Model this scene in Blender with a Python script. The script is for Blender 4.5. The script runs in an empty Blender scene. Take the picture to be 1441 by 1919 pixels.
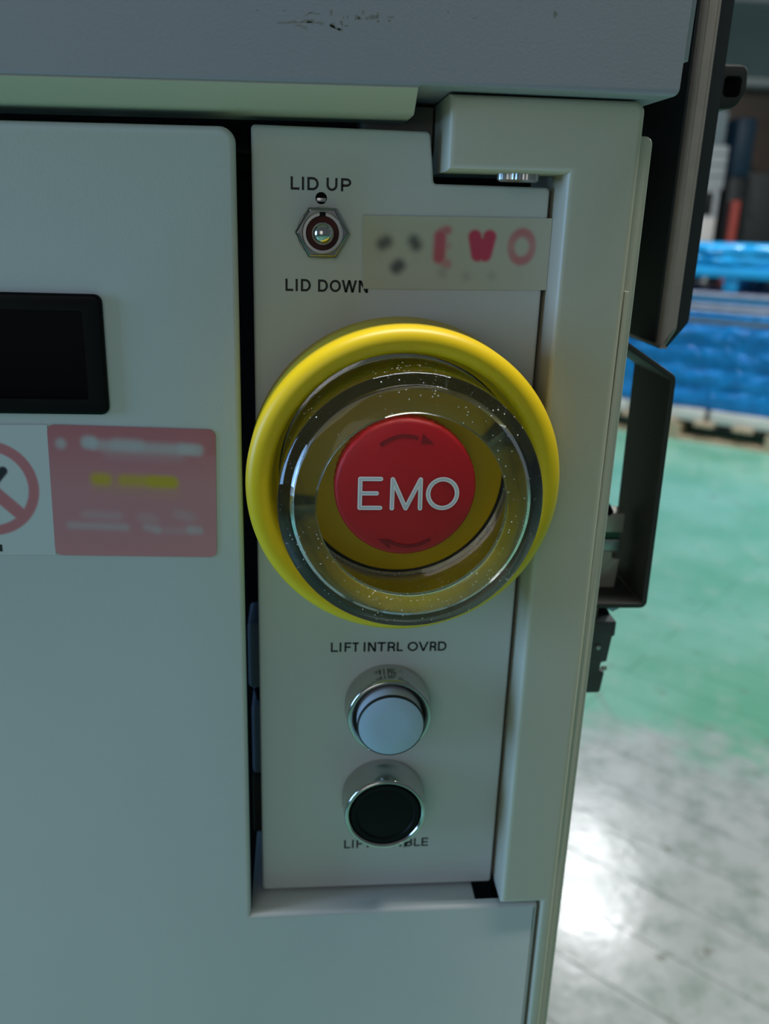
import bpy, bmesh, math, random
from mathutils import Vector, Matrix
from mathutils.geometry import tessellate_polygon
random.seed(7)
PI = math.pi
C = bpy.context.scene.collection
ZF = 1120.0            # height of the panel datum (button axis) above the floor, millimetres


def W(x, y, z):        # millimetres in the panel's own frame -> metres above the floor
    return Vector((x * .001, y * .001, (z + ZF) * .001))


# ------------------------------------------------------------------ camera
RC = [[0.9960084340595463, -0.08361811602652659, 0.031228351772462665],
      [0.0025255437193774377, -0.3233209540610227, -0.9462859939225516],
      [0.08922343252291882, 0.9425876995469675, -0.32181921594520074]]
cam = bpy.data.cameras.new('camera')
co = bpy.data.objects.new('camera', cam)
C.objects.link(co)
loc = W(-30.93, -264.91, 79.24)
co.matrix_world = Matrix(((RC[0][0], -RC[1][0], -RC[2][0], loc.x), (RC[0][1], -RC[1][1], -RC[2][1], loc.y),
                          (RC[0][2], -RC[1][2], -RC[2][2], loc.z), (0, 0, 0, 1)))
cam.sensor_fit = 'HORIZONTAL'
cam.sensor_width = 36
cam.lens = 36 * 1641.1 / 1441
cam.clip_start = .01
cam.clip_end = 60
cam.dof.use_dof = True
cam.dof.focus_distance = .2485
cam.dof.aperture_fstop = 16
bpy.context.scene.camera = co

# ------------------------------------------------------------------ world, lamps, exposure
wd = bpy.data.worlds.new('hall_ambient')
bpy.context.scene.world = wd
wd.use_nodes = True
wd.node_tree.nodes['Background'].inputs[0].default_value = (.74, .90, 1.0, 1)
wd.node_tree.nodes['Background'].inputs[1].default_value = .108


def area(name, pos, aim, sx, sy, power, col):
    l = bpy.data.lights.new(name, 'AREA')
    l.shape = 'RECTANGLE'
    l.size, l.size_y = sx, sy
    l.energy = power
    l.color = col
    o = bpy.data.objects.new(name, l)
    C.objects.link(o)
    o.location = W(*pos)
    o.rotation_euler = (W(*aim) - W(*pos)).to_track_quat('-Z', 'Y').to_euler()
    return o


area('ceiling_lamp_behind', (1830, 4350, 1900), (1830, 4350, 0), .24, .7, 50, (.97, .97, 1))
area('ceiling_lamp_right', (3400, 2600, 1900), (3400, 2600, 0), .5, 1.5, 80, (.95, 1, .98))
area('ceiling_lamp_front', (150, -80, 1900), (150, -80, 0), 1.5, .12, 54, (1, .98, .90))
area('front_fill', (-900, -2600, 650), (0, 0, 0), 1.4, 1.6, 6.6, (1, .97, .95))  # unseen fill light, added in front to brighten the panel and covers
area('blue_light_left', (-2600, -420, 250), (0, 0, 0), .8, 1.2, 44, (.28, .56, 1))  # blue area light from the left, out of view

sc = bpy.context.scene
sc.view_settings.view_transform = 'Standard'
sc.view_settings.look = 'None'
sc.view_settings.gamma = 1
sc.view_settings.use_curve_mapping = False
sc.view_settings.exposure = 0.0


# ------------------------------------------------------------------ materials
def mat(name, col, rough=.5, metal=0, var=.06, vscale=40, bump=0, bscale=600, spec=.5, coat=0, stain=None, trans=0, ior=1.45, sub=0):
    m = bpy.data.materials.new(name)
    m.use_nodes = True
    nt = m.node_tree
    b = nt.nodes['Principled BSDF']
    L = nt.links.new
    b.inputs['Roughness'].default_value = rough
    b.inputs['Metallic'].default_value = metal
    b.inputs['Specular IOR Level'].default_value = spec
    b.inputs['Coat Weight'].default_value = coat
    b.inputs['Transmission Weight'].default_value = trans
    b.inputs['IOR'].default_value = ior
    b.inputs['Subsurface Weight'].default_value = sub
    b.inputs['Subsurface Scale'].default_value = .002
    g = nt.nodes.new('ShaderNodeNewGeometry')
    n = nt.nodes.new('ShaderNodeTexNoise')
    n.inputs['Scale'].default_value = vscale
    n.inputs['Detail'].default_value = 4
    L(g.outputs['Position'], n.inputs['Vector'])
    mx = nt.nodes.new('ShaderNodeMix')
    mx.data_type = 'RGBA'
    mx.inputs['A'].default_value = (*[c * (1 - var) for c in col], 1)
    mx.inputs['B'].default_value = (*[min(1, c * (1 + var)) for c in col], 1)
    L(n.outputs['Fac'], mx.inputs['Factor'])
    out = mx.outputs['Result']
    if stain:            # sparse small specks of dirt on the paint
        v = nt.nodes.new('ShaderNodeTexNoise')
        v.inputs['Scale'].default_value = stain[0]
        v.inputs['Detail'].default_value = 2
        L(g.outputs['Position'], v.inputs['Vector'])
        r = nt.nodes.new('ShaderNodeMapRange')
        r.inputs['From Min'].default_value = stain[1]
        r.inputs['From Max'].default_value = stain[1] + .05
        L(v.outputs['Fac'], r.inputs['Value'])
        m2 = nt.nodes.new('ShaderNodeMix')
        m2.data_type = 'RGBA'
        L(r.outputs['Result'], m2.inputs['Factor'])
        L(out, m2.inputs['A'])
        m2.inputs['B'].default_value = (*stain[2], 1)
        out = m2.outputs['Result']
    L(out, b.inputs['Base Color'])
    if bump:
        n2 = nt.nodes.new('ShaderNodeTexNoise')
        n2.inputs['Scale'].default_value = bscale
        n2.inputs['Detail'].default_value = 3
        L(g.outputs['Position'], n2.inputs['Vector'])
        bp = nt.nodes.new('ShaderNodeBump')
        bp.inputs['Strength'].default_value = bump
        bp.inputs['Distance'].default_value = .0005
        L(n2.outputs['Fac'], bp.inputs['Height'])
        L(bp.outputs['Normal'], b.inputs['Normal'])
    return m


DIRT = (.08, .08, .07)
M = {}
M['panel'] = mat('grey_white_paint', (.56, .59, .58), .42, var=.03, vscale=18, bump=.05, bscale=1500, stain=(420, .80, DIRT))
M['cover'] = mat('grey_paint_cover', (.56, .60, .59), .45, var=.04, vscale=14, bump=.06, bscale=1300, stain=(300, .80, DIRT))
M['lid'] = mat('blue_grey_paint_lid', (.36, .355, .405), .45, var=.04, vscale=20, bump=.06, bscale=1300, stain=(350, .79, DIRT))
M['post'] = mat('cream_paint_post', (.54, .50, .40), .42, var=.03, vscale=18, bump=.05, bscale=1500, stain=(420, .80, DIRT))
M['side'] = mat('cream_grey_paint_side', (.42, .43, .35), .45, var=.04, vscale=18, bump=.05)
M['black'] = mat('black_plastic', (.004, .0045, .005), .45, var=.2, spec=.15)
M['dark'] = mat('dark_interior', (.012, .013, .014), .8, var=.2)
M['screen'] = mat('dark_screen', (.002, .002, .003), .3, var=.2, spec=.1)
M['ink'] = mat('black_ink', (.01, .011, .013), .55, var=.2)
M['yellow'] = mat('yellow_plastic', (.72, .51, .006), .38, var=.03, vscale=60, bump=.03, bscale=2500)
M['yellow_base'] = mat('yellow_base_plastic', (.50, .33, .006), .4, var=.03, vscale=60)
M['red'] = mat('red_plastic', (.44, .008, .014), .42, var=.05, vscale=80, bump=.02, bscale=2500)
M['red_dark'] = mat('dark_red_groove', (.20, .005, .008), .5, var=.05)
M['white_ink'] = mat('white_engraving', (.85, .88, .90), .5, var=.03)
M['grey_ink'] = mat('grey_engraving', (.58, .63, .66), .5, var=.03)
M['chrome'] = mat('polished_chrome', (.55, .54, .51), .14, 1, var=.04, vscale=90)
M['steel'] = mat('worn_steel', (.55, .54, .52), .28, 1, var=.08, vscale=120)
M['lens'] = mat('milky_blue_lens', (.42, .55, .68), .35, var=.03, sub=.3)
M['lens_side'] = mat('clear_lens_side', (.50, .53, .58), .2, var=.03)
M['boot'] = mat('dark_red_rubber', (.07, .008, .006), .5, var=.1)
M['rubber'] = mat('black_gasket', (.01, .01, .01), .5, var=.1)
M['monitor_face'] = mat('dull_dark_metal', (.30, .255, .235), .4, 0, var=.12, vscale=260, bump=.05)
M['monitor_back'] = mat('satin_black_back', (.018, .021, .024), .45, var=.15)
M['bracket'] = mat('charcoal_metal', (.025, .026, .024), .5, .1, var=.1, vscale=90, bump=.05)
M['bracket_edge'] = mat('dark_taupe_metal', (.10, .092, .085), .42, .2, var=.1, vscale=90)
M['alu'] = mat('dull_aluminium', (.50, .48, .40), .38, .6, var=.12, vscale=150)
M['connector'] = mat('dark_grey_plastic', (.06, .068, .068), .45, var=.1)
M['bolt'] = mat('zinc_blue_bolt', (.30, .40, .50), .3, .8, var=.1)
M['pale'] = mat('pale_grey_plastic', (.30, .34, .40), .5, var=.1)
M['brown'] = mat('brown_plastic', (.09, .07, .05), .5, var=.1)
M['taupe'] = mat('taupe_paint', (.24, .22, .19), .6, var=.1)


# ------------------------------------------------------------------ object helpers
def setp(o, label=None, cat=None, group=None, kind=None):
    if label: o['label'] = label
    if cat: o['category'] = cat
    if group: o['group'] = group
    if kind: o['kind'] = kind
    return o


def thing(name, loc_mm, label, cat, group=None):
    o = bpy.data.objects.new(name, None)
    o.empty_display_size = .01
    C.objects.link(o)
    o.location = W(*loc_mm)
    return setp(o, label, cat, group)


def wloc(o):
    v = Vector((0, 0, 0))
    while o is not None:
        v = v + o.location
        o = o.parent
    return v


def emit(name, bm, m, parent=None, origin=None, smooth=35, label=None):
    """bmesh in millimetres (panel frame) -> one mesh object"""
    me = bpy.data.meshes.new(name)
    base = wloc(parent) if parent else (W(*origin) if origin else Vector((0, 0, 0)))
    off = W(*origin) if origin else base
    for v in bm.verts:
        v.co = W(*v.co) - off
    bmesh.ops.recalc_face_normals(bm, faces=bm.faces[:])
    bm.to_mesh(me)
    bm.free()
    mats = m if isinstance(m, (list, tuple)) else [m]
    for q in mats:
        me.materials.append(q)
    if smooth:
        me.polygons.foreach_set('use_smooth', [True] * len(me.polygons))
        me.set_sharp_from_angle(angle=math.radians(smooth))
    o = bpy.data.objects.new(name, me)
    C.objects.link(o)
    if parent:
        o.parent = parent
        o.location = off - base
    else:
        o.location = off
    if label: o['label'] = label
    return o


def rpoly(pts, seg=5):
    """[(x, z, corner radius)] -> rounded outline"""
    out = []
    n = len(pts)
    for i in range(n):
        p = Vector(pts[i][:2])
        r = pts[i][2] if len(pts[i]) > 2 else 0
        if r <= 0:
            out.append(p)
            continue
        a = (Vector(pts[i - 1][:2]) - p).normalized()
        b = (Vector(pts[(i + 1) % n][:2]) - p).normalized()
        ang = a.angle(b)
        t = r / math.tan(ang / 2)
        c = p + (a + b).normalized() * (r / math.sin(ang / 2))
        s, e = p + a * t - c, p + b * t - c
        tot = s.angle_signed(e)
        for k in range(seg + 1):
            f = -tot * k / seg
            out.append(c + Vector((s.x * math.cos(f) - s.y * math.sin(f), s.x * math.sin(f) + s.y * math.cos(f))))
    return out


def area2(p):
    return sum(p[i - 1].x * p[i].y - p[i].x * p[i - 1].y for i in range(len(p))) / 2


def inset(p, d):
    """move an outline inwards by d (p counter-clockwise)"""
    out = []
    n = len(p)
    for i in range(n):
        a, b, c = p[i - 1], p[i], p[(i + 1) % n]
        u, v = (b - a), (c - b)
        if u.length < 1e-9: u = v
        if v.length < 1e-9: v = u
        u, v = u.normalized(), v.normalized()
        n1, n2 = Vector((-u.y, u.x)), Vector((-v.y, v.x))
        k = n1 + n2
        k = k / max(.25, k.length_squared) * 2
        out.append(b + k * d)
    return out


def plate(outer, yf, yb, fil=0, seg=4, holes=(), bm=None, axis='y', cap_back=True):
    """solid plate of outline (x, z), front at y=yf with a rounded front edge, back at y=yb"""
    bm = bm or bmesh.new()
    outer = [Vector(p[:2]) for p in outer]
    if area2(outer) < 0: outer = outer[::-1]
    mk = (lambda p, y: (p.x, y, p.y)) if axis == 'y' else ((lambda p, y: (y, p.x, p.y)) if axis == 'x' else (lambda p, y: (p.x, p.y, y)))
    sg = 1 if yb > yf else -1
    rings = [[bm.verts.new(mk(p, yb)) for p in outer]]
    if fil:
        for k in range(seg + 1):
            t = PI / 2 * k / seg
            q = inset(outer, fil * (1 - math.cos(t)))
            rings.append([bm.verts.new(mk(p, yf + sg * fil * (1 - math.sin(t)))) for p in q])
        last = inset(outer, fil)
    else:
        rings.append([bm.verts.new(mk(p, yf)) for p in outer])
        last = outer
    n = len(outer)
    for a, b in zip(rings, rings[1:]):
        for i in range(n):
            bm.faces.new((a[i - 1], a[i], b[i], b[i - 1]))
    hl = [[Vector(p[:2]) for p in h] for h in holes]
    hf = [[bm.verts.new(mk(p, yf)) for p in h] for h in hl]
    hb = [[bm.verts.new(mk(p, yb)) for p in h] for h in hl]
    for a, b in zip(hf, hb):
        for i in range(len(a)):
            bm.faces.new((a[i - 1], a[i], b[i], b[i - 1]))

    def cap(vs, poly, hvs):
        if not hl and len(poly) <= 4:
            bm.faces.new(vs)
            return
        loops = [[Vector((p.x, p.y, 0)) for p in poly]] + [[Vector((p.x, p.y, 0)) for p in h] for h in hl]
        flat = list(vs) + [v for h in hvs for v in h]
        for t in tessellate_polygon(loops):
            try:
                bm.faces.new([flat[i] for i in t])
            except ValueError:
                pass
    cap(rings[-1], last, hf)
    if cap_back: cap(rings[0], outer, hb)
    return bm


def rect(x0, z0, x1, z1, r=0, seg=4):
    return rpoly([(x0, z0, r), (x1, z0, r), (x1, z1, r), (x0, z1, r)], seg)


def box(bm, x0, y0, z0, x1, y1, z1, bev=0):
    tmp = bmesh.new()
    vs = [tmp.verts.new((x, y, z)) for x in (x0, x1) for y in (y0, y1) for z in (z0, z1)]
    for f in ((0, 1, 3, 2), (4, 6, 7, 5), (0, 4, 5, 1), (2, 3, 7, 6), (0, 2, 6, 4), (1, 5, 7, 3)):
        tmp.faces.new([vs[i] for i in f])
    if bev:
        bmesh.ops.bevel(tmp, geom=tmp.edges[:], offset=bev, segments=2, affect='EDGES', profile=.5)
    me = bpy.data.meshes.new('tmp')
    tmp.to_mesh(me)
    tmp.free()
    bm.from_mesh(me)
    bpy.data.meshes.remove(me)
    return bm


def boxbm(*a):
    return box(bmesh.new(), *a)


def lathe(prof, xa, za, seg=96, bm=None, closed=False, wob=None):
    """profile [(radius, height in front of the panel)] turned about the axis through (xa, za)"""
    bm = bm or bmesh.new()
    rings = []
    for r, h in prof:
        if r < 1e-6:
            rings.append([bm.verts.new((xa, -h, za))])
        else:
            rings.append([bm.verts.new((xa + r * math.cos(2 * PI * k / seg), -h, za + r * math.sin(2 * PI * k / seg))) for k in range(seg)])
    pairs = list(zip(rings, rings[1:]))
    if closed: pairs.append((rings[-1], rings[0]))
    for a, b in pairs:
        for k in range(seg):
            if len(a) == 1 and len(b) == 1: continue
            if len(a) == 1: bm.faces.new((a[0], b[k - 1], b[k]))
            elif len(b) == 1: bm.faces.new((a[k - 1], a[k], b[0]))
            else: bm.faces.new((a[k - 1], a[k], b[k], b[k - 1]))
    return bm


def arc(cr, ch, r, a0, a1, n=6):
    """profile points on a circle of radius r about (cr, ch), degrees"""
    return [(cr + r * math.cos(math.radians(a0 + (a1 - a0) * k / n)), ch + r * math.sin(math.radians(a0 + (a1 - a0) * k / n))) for k in range(n + 1)]


def tube(bm, pts, r, seg=10):
    pts = [Vector(p) for p in pts]
    rings = []
    for i, p in enumerate(pts):
        d = (pts[min(i + 1, len(pts) - 1)] - pts[max(i - 1, 0)]).normalized()
        u = d.cross(Vector((0, 1, .01))).normalized()
        v = d.cross(u)
        rings.append([bm.verts.new(p + (u * math.cos(2 * PI * k / seg) + v * math.sin(2 * PI * k / seg)) * r) for k in range(seg)])
    for a, b in zip(rings, rings[1:]):
        for k in range(seg):
            bm.faces.new((a[k - 1], a[k], b[k], b[k - 1]))
    bm.faces.new(rings[0])
    bm.faces.new(rings[-1])
    return bm


# ------------------------------------------------------------------ lettering made of strokes
def ribbon(bm, pts, w, y, closed=False, cap='flat'):
    pts = [Vector(p) for p in pts]
    n = len(pts)
    L, Rr = [], []
    for i in range(n):
        a = pts[i - 1] if (i > 0 or closed) else None
        c = pts[(i + 1) % n] if (i < n - 1 or closed) else None
        u = (pts[i] - a).normalized() if a is not None else (c - pts[i]).normalized()
        v = (c - pts[i]).normalized() if c is not None else u
        k = Vector((-u.y, u.x)) + Vector((-v.y, v.x))
        k = k / max(.3, k.length_squared) * 2 * (w / 2)
        L.append(bm.verts.new((pts[i].x + k.x, y, pts[i].y + k.y)))
        Rr.append(bm.verts.new((pts[i].x - k.x, y, pts[i].y - k.y)))
    for i in range(n if closed else n - 1):
        j = (i + 1) % n
        bm.faces.new((L[i], Rr[i], Rr[j], L[j]))
    if cap == 'round' and not closed:
        for p in (pts[0], pts[-1]):
            disc(bm, p.x, p.y, w / 2, y)


def disc(bm, x, z, r, y, n=14):
    bm.faces.new([bm.verts.new((x + r * math.cos(2 * PI * k / n), y, z + r * math.sin(2 * PI * k / n))) for k in range(n)])


def diag(bm, xa, za, xb, zb, hw, y):
    bm.faces.new([bm.verts.new(p) for p in ((xa - hw, y, za), (xa + hw, y, za), (xb + hw, y, zb), (xb - hw, y, zb))])


def el(cx, cz, rx, rz, a0, a1, n=12):
    return [(cx + rx * math.cos(math.radians(a0 + (a1 - a0) * k / n)), cz + rz * math.sin(math.radians(a0 + (a1 - a0) * k / n))) for k in range(n + 1)]


def letter(bm, ch, x0, x1, z0, z1, w, y):
    xl, xr, zb, zt = x0 + w / 2, x1 - w / 2, z0 + w / 2, z1 - w / 2
    zm = (zb + zt) / 2
    xm = xl + (xr - xl) * .45
    rb = lambda p, **k: ribbon(bm, p, w, y, **k)
    if ch == 'L': rb([(xl, z1), (xl, zb), (x1, zb)])
    elif ch == 'I': rb([((x0 + x1) / 2, z1), ((x0 + x1) / 2, z0)])
    elif ch == 'D': rb([(xl, zb), (xl, zt)] + el(xm, zm, xr - xm, zt - zm, 90, -90), closed=True)
    elif ch == 'U':
        r = (xr - xl) / 2
        rb([(xl, z1)] + el(xl + r, zb + r, r, r, 180, 360) + [(xr, z1)])
    elif ch == 'P':
        zp = zb + (zt - zb) * .43
        rb([(xl, z0), (xl, zt)] + el(xm + .1 * (xr - xl), (zt + zp) / 2, xr - xm - .1 * (xr - xl), (zt - zp) / 2, 90, -90) + [(xl, zp)])
    elif ch == 'R':
        zp = zb + (zt - zb) * .45
        rb([(xl, z0), (xl, zt)] + el(xm + .1 * (xr - xl), (zt + zp) / 2, xr - xm - .1 * (xr - xl), (zt - zp) / 2, 90, -90) + [(xl, zp)])
        rb([(xm + .1 * (xr - xl), zp), (xr - .06 * (xr - xl), zp - .25 * (zp - z0)), (xr, z0)])
    elif ch == 'O': rb(el((xl + xr) / 2, zm, (xr - xl) / 2, (zt - zb) / 2, 0, 360, 28)[:-1], closed=True)
    elif ch == 'W':
        hw = w * .52
        xs = [x0 + hw, x0 + hw + (x1 - x0 - 2 * hw) * .25, (x0 + x1) / 2, x0 + hw + (x1 - x0 - 2 * hw) * .75, x1 - hw]
        zs = [z1, z0, z1, z0, z1]
        for i in range(4): diag(bm, xs[i], zs[i], xs[i + 1], zs[i + 1], hw, y)
    elif ch == 'N':
        rb([(xl, z0), (xl, z1)])
        rb([(xr, z0), (xr, z1)])
        diag(bm, x0 + w * .6, z1, x1 - w * .6, z0, w * .6, y)
    elif ch == 'F':
        rb([(xl, z0), (xl, zt), (x1, zt)])
        rb([(xl, zm), (x1 - .08 * (x1 - x0), zm)])
    elif ch == 'E':
        rb([(x1, zt), (xl, zt), (xl, zb), (x1, zb)])
        rb([(xl, zm), (x1 - .06 * (x1 - x0), zm)])
    elif ch == 'T':
        rb([(x0, zt), (x1, zt)])
        rb([((x0 + x1) / 2, zt), ((x0 + x1) / 2, z0)])
    elif ch == 'V':
        hw = w * .53
        diag(bm, x0 + hw, z1, (x0 + x1) / 2, z0, hw, y)
        diag(bm, x1 - hw, z1, (x0 + x1) / 2, z0, hw, y)
    elif ch == 'A':
        hw = w * .53
        diag(bm, x0 + hw, z0, (x0 + x1) / 2, z1, hw, y)
        diag(bm, x1 - hw, z0, (x0 + x1) / 2, z1, hw, y)
        zz = z0 + .32 * (z1 - z0)
        rb([(x0 + .2 * (x1 - x0), zz), (x1 - .2 * (x1 - x0), zz)])
    elif ch == 'B':
        zp = zb + (zt - zb) * .53
        rb([(xl, zb), (xl, zt)] + el(xm, (zt + zp) / 2, (xr - xm) * .92, (zt - zp) / 2, 90, -90), closed=True)
        rb([(xl, zb), (xl, zp)] + el(xm, (zb + zp) / 2, xr - xm, (zp - zb) / 2, 90, -90), closed=True)


def text(parent, s, spans, z0, z1, w, y, name='lettering'):
    bm = bmesh.new()
    for ch, (a, b) in zip(s, spans):
        letter(bm, ch, a, b, z0, z1, w, y)
    return emit(name, bm, M['ink'], parent, smooth=0)


# ------------------------------------------------------------------ flat prints: a fine sheet carrying the print in a colour attribute
def print_mat(name, rough=.35):
    m = bpy.data.materials.new(name)
    m.use_nodes = True
    nt = m.node_tree
    a = nt.nodes.new('ShaderNodeAttribute')
    a.attribute_name = 'print'
    n = nt.nodes.new('ShaderNodeTexNoise')
    n.inputs['Scale'].default_value = 300
    h = nt.nodes.new('ShaderNodeHueSaturation')
    r = nt.nodes.new('ShaderNodeMapRange')
    r.inputs['To Min'].default_value = .96
    r.inputs['To Max'].default_value = 1.04
    nt.links.new(n.outputs['Fac'], r.inputs['Value'])
    nt.links.new(r.outputs['Result'], h.inputs['Value'])
    nt.links.new(a.outputs['Color'], h.inputs['Color'])
    nt.links.new(h.outputs['Color'], nt.nodes['Principled BSDF'].inputs['Base Color'])
    nt.nodes['Principled BSDF'].inputs['Roughness'].default_value = rough
    return m


M['print'] = print_mat('printed_film')


def sd_seg(px, pz, a, b):
    ax, az, bx, bz = a[0], a[1], b[0], b[1]
    dx, dz = bx - ax, bz - az
    t = 0 if dx == dz == 0 else max(0, min(1, ((px - ax) * dx + (pz - az) * dz) / (dx * dx + dz * dz)))
    return math.hypot(px - ax - t * dx, pz - az - t * dz)


def cover_of(d, r, soft):     # 1 inside radius r, fading over a soft edge
    t = (d - (r - soft)) / (2 * soft)
    t = max(0, min(1, t))
    return 1 - t * t * (3 - 2 * t)


def sheet(name, quad, y, nx, nz, colour, corner=0, thick=.08, label=None, cat=None, parent=None):
    """thin film; quad = (TL, TR, BR, BL) in mm; colour(u, v) -> rgb; u right, v down, 0..1"""
    bm = bmesh.new()
    TL, TR, BR, BL = [Vector(q) for q in quad]
    wmm, hmm = (TR - TL).length, (BL - TL).length
    grid, cols = [], []
    for j in range(nz + 1):
        row = []
        for i in range(nx + 1):
            u, v = i / nx, j / nz
            if corner:    # pull the lattice into rounded corners
                x, z = u * wmm, v * hmm
                cx, cz = min(max(x, corner), wmm - corner), min(max(z, corner), hmm - corner)
                dx, dz = x - cx, z - cz
                if dx and dz:
                    m_ = max(abs(dx), abs(dz))
                    k = m_ / math.hypot(dx, dz)
                    x, z = cx + dx * k, cz + dz * k
                u, v = x / wmm, z / hmm
            p = (TL * (1 - u) + TR * u) * (1 - v) + (BL * (1 - u) + BR * u) * v
            row.append(bm.verts.new((p.x, y, p.y)))
            cols.append(colour(u, v))
        grid.append(row)
    for j in range(nz):
        for i in range(nx):
            bm.faces.new((grid[j][i], grid[j + 1][i], grid[j + 1][i + 1], grid[j][i + 1]))
    # rim and back give the film its thickness
    rim = grid[0] + [r[-1] for r in grid[1:]] + grid[-1][-2::-1] + [grid[j][0] for j in range(nz - 1, 0, -1)]
    back = [bm.verts.new((v.co.x, y + thick, v.co.z)) for v in rim]
    for i in range(len(rim)):
        bm.faces.new((rim[i - 1], rim[i], back[i], back[i - 1]))
    cols += [cols[0]] * len(back)
    bm.verts.index_update()
    o = emit(name, bm, M['print'], parent, origin=(TL.x, y, BL.y), smooth=0)
    ca = o.data.color_attributes.new('print', 'FLOAT_COLOR', 'POINT')
    for i, c in enumerate(cols):
        ca.data[i].color = (*c, 1)
    setp(o, label, cat)
    return o


def mixc(a, b, t):
    return tuple(a[i] * (1 - t) + b[i] * t for i in range(3))


# ================================================================== THE HALL: floor of painted planks, far wall
def floor_material():
    m = bpy.data.materials.new('worn_green_floor_paint')
    m.use_nodes = True
    nt = m.node_tree
    L = nt.links.new
    b = nt.nodes['Principled BSDF']
    g = nt.nodes.new('ShaderNodeNewGeometry')

    def noise(sc_, det=4, rough=.6, stretch=None):
        n = nt.nodes.new('ShaderNodeTexNoise')
        n.inputs['Scale'].default_value = sc_
        n.inputs['Detail'].default_value = det
        n.inputs['Roughness'].default_value = rough
        src = g.outputs['Position']
        if stretch:
            mp = nt.nodes.new('ShaderNodeMapping')
            mp.inputs['Rotation'].default_value = (0, 0, PI / 4)
            mp.inputs['Scale'].default_value = stretch
            L(src, mp.inputs['Vector'])
            src = mp.outputs['Vector']
        L(src, n.inputs['Vector'])
        return n.outputs['Fac']

    def rng(v, a, b_, c=0, d=1):
        r = nt.nodes.new('ShaderNodeMapRange')
        r.interpolation_type = 'SMOOTHSTEP'
        for k, x in zip(('From Min', 'From Max', 'To Min', 'To Max'), (a, b_, c, d)):
            r.inputs[k].default_value = x
        L(v, r.inputs['Value'])
        return r.outputs['Result']

    def op(o, a, b_):
        n = nt.nodes.new('ShaderNodeMath')
        n.operation = o
        for i, x in enumerate((a, b_)):
            if isinstance(x, (int, float)): n.inputs[i].default_value = x
            else: L(x, n.inputs[i])
        return n.outputs[0]

    def mix(f, a, b_):
        n = nt.nodes.new('ShaderNodeMix')
        n.data_type = 'RGBA'
        L(f, n.inputs['Factor'])
        for k, x in (('A', a), ('B', b_)):
            if isinstance(x, tuple): n.inputs[k].default_value = (*x, 1)
            else: L(x, n.inputs[k])
        return n.outputs['Result']

    sep = nt.nodes.new('ShaderNodeSeparateXYZ')
    L(g.outputs['Position'], sep.inputs[0])
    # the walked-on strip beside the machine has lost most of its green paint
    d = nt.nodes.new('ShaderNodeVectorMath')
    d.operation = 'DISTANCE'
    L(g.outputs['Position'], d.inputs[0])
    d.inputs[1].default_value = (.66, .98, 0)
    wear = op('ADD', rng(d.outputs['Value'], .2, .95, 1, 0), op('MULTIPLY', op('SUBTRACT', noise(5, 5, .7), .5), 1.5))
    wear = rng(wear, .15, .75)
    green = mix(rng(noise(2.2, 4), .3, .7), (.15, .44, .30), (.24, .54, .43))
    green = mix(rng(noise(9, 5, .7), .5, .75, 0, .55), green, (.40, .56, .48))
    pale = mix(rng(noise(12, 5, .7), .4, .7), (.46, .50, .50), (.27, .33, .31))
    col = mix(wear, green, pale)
    dirt = rng(noise(11, 6, .65), .62, .70)
    col = mix(op('MULTIPLY', dirt, .8), col, (.16, .17, .13))
    scratch = rng(noise(16, 3, .6, (1, .06, 1)), .66, .72)
    col = mix(op('MULTIPLY', scratch, .5), col, (.25, .25, .22))
    L(col, b.inputs['Base Color'])
    L(rng(noise(7, 4), .3, .7, .15, .26), b.inputs['Roughness'])
    bp = nt.nodes.new('ShaderNodeBump')
    bp.inputs['Strength'].default_value = .18
    bp.inputs['Distance'].default_value = .004
    L(noise(22, 4), bp.inputs['Height'])
    L(bp.outputs['Normal'], b.inputs['Normal'])
    return m


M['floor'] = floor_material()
M['floor_under'] = mat('dark_floor_bed', (.16, .18, .15), .8)
M['wall'] = mat('grey_green_wall', (.30, .36, .35), .7, var=.15, vscale=3)

bm = boxbm(-7000, -6000, -ZF - 60, 8000, 9400, -ZF - 8)
fl = setp(emit('floor', bm, M['floor_under'], smooth=0), kind='structure')
u, v = Vector((.7071, -.7071)), Vector((.7071, .7071))       # along and across the planks
k = 0
pm = {}
v0 = 1170
for i in range(-50, 92):
    c0 = v0 + i * 127
    if c0 < -5000 or c0 > 12400: continue
    a0 = -7600
    for part in range(2):
        ln = 7600 + (900 if i % 2 else -700) * (1 if part == 0 else -1)
        a1 = a0 + ln
        b2 = bmesh.new()
        g_ = .8
        q = [u * (a0 + g_) + v * (c0 + g_), u * (a1 - g_) + v * (c0 + g_), u * (a1 - g_) + v * (c0 + 127 - g_), u * (a0 + g_) + v * (c0 + 127 - g_)]
        a0 = a1
        cen = (q[0] + q[2]) / 2
        key = (round(ln), )
        if key in pm:
            o = bpy.data.objects.new('plank', pm[key])
            C.objects.link(o)
        else:
            q = [p - cen for p in q]
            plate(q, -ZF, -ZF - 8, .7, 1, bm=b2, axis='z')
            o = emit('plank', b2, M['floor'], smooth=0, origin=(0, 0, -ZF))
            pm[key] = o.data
        o.parent = fl
        o.location = Vector((cen.x * .001, cen.y * .001, 0))
setp(emit('wall_back', boxbm(-7000, 9300, -ZF - 8, 8000, 9500, 2200), M['wall'], smooth=0), kind='structure')

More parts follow.
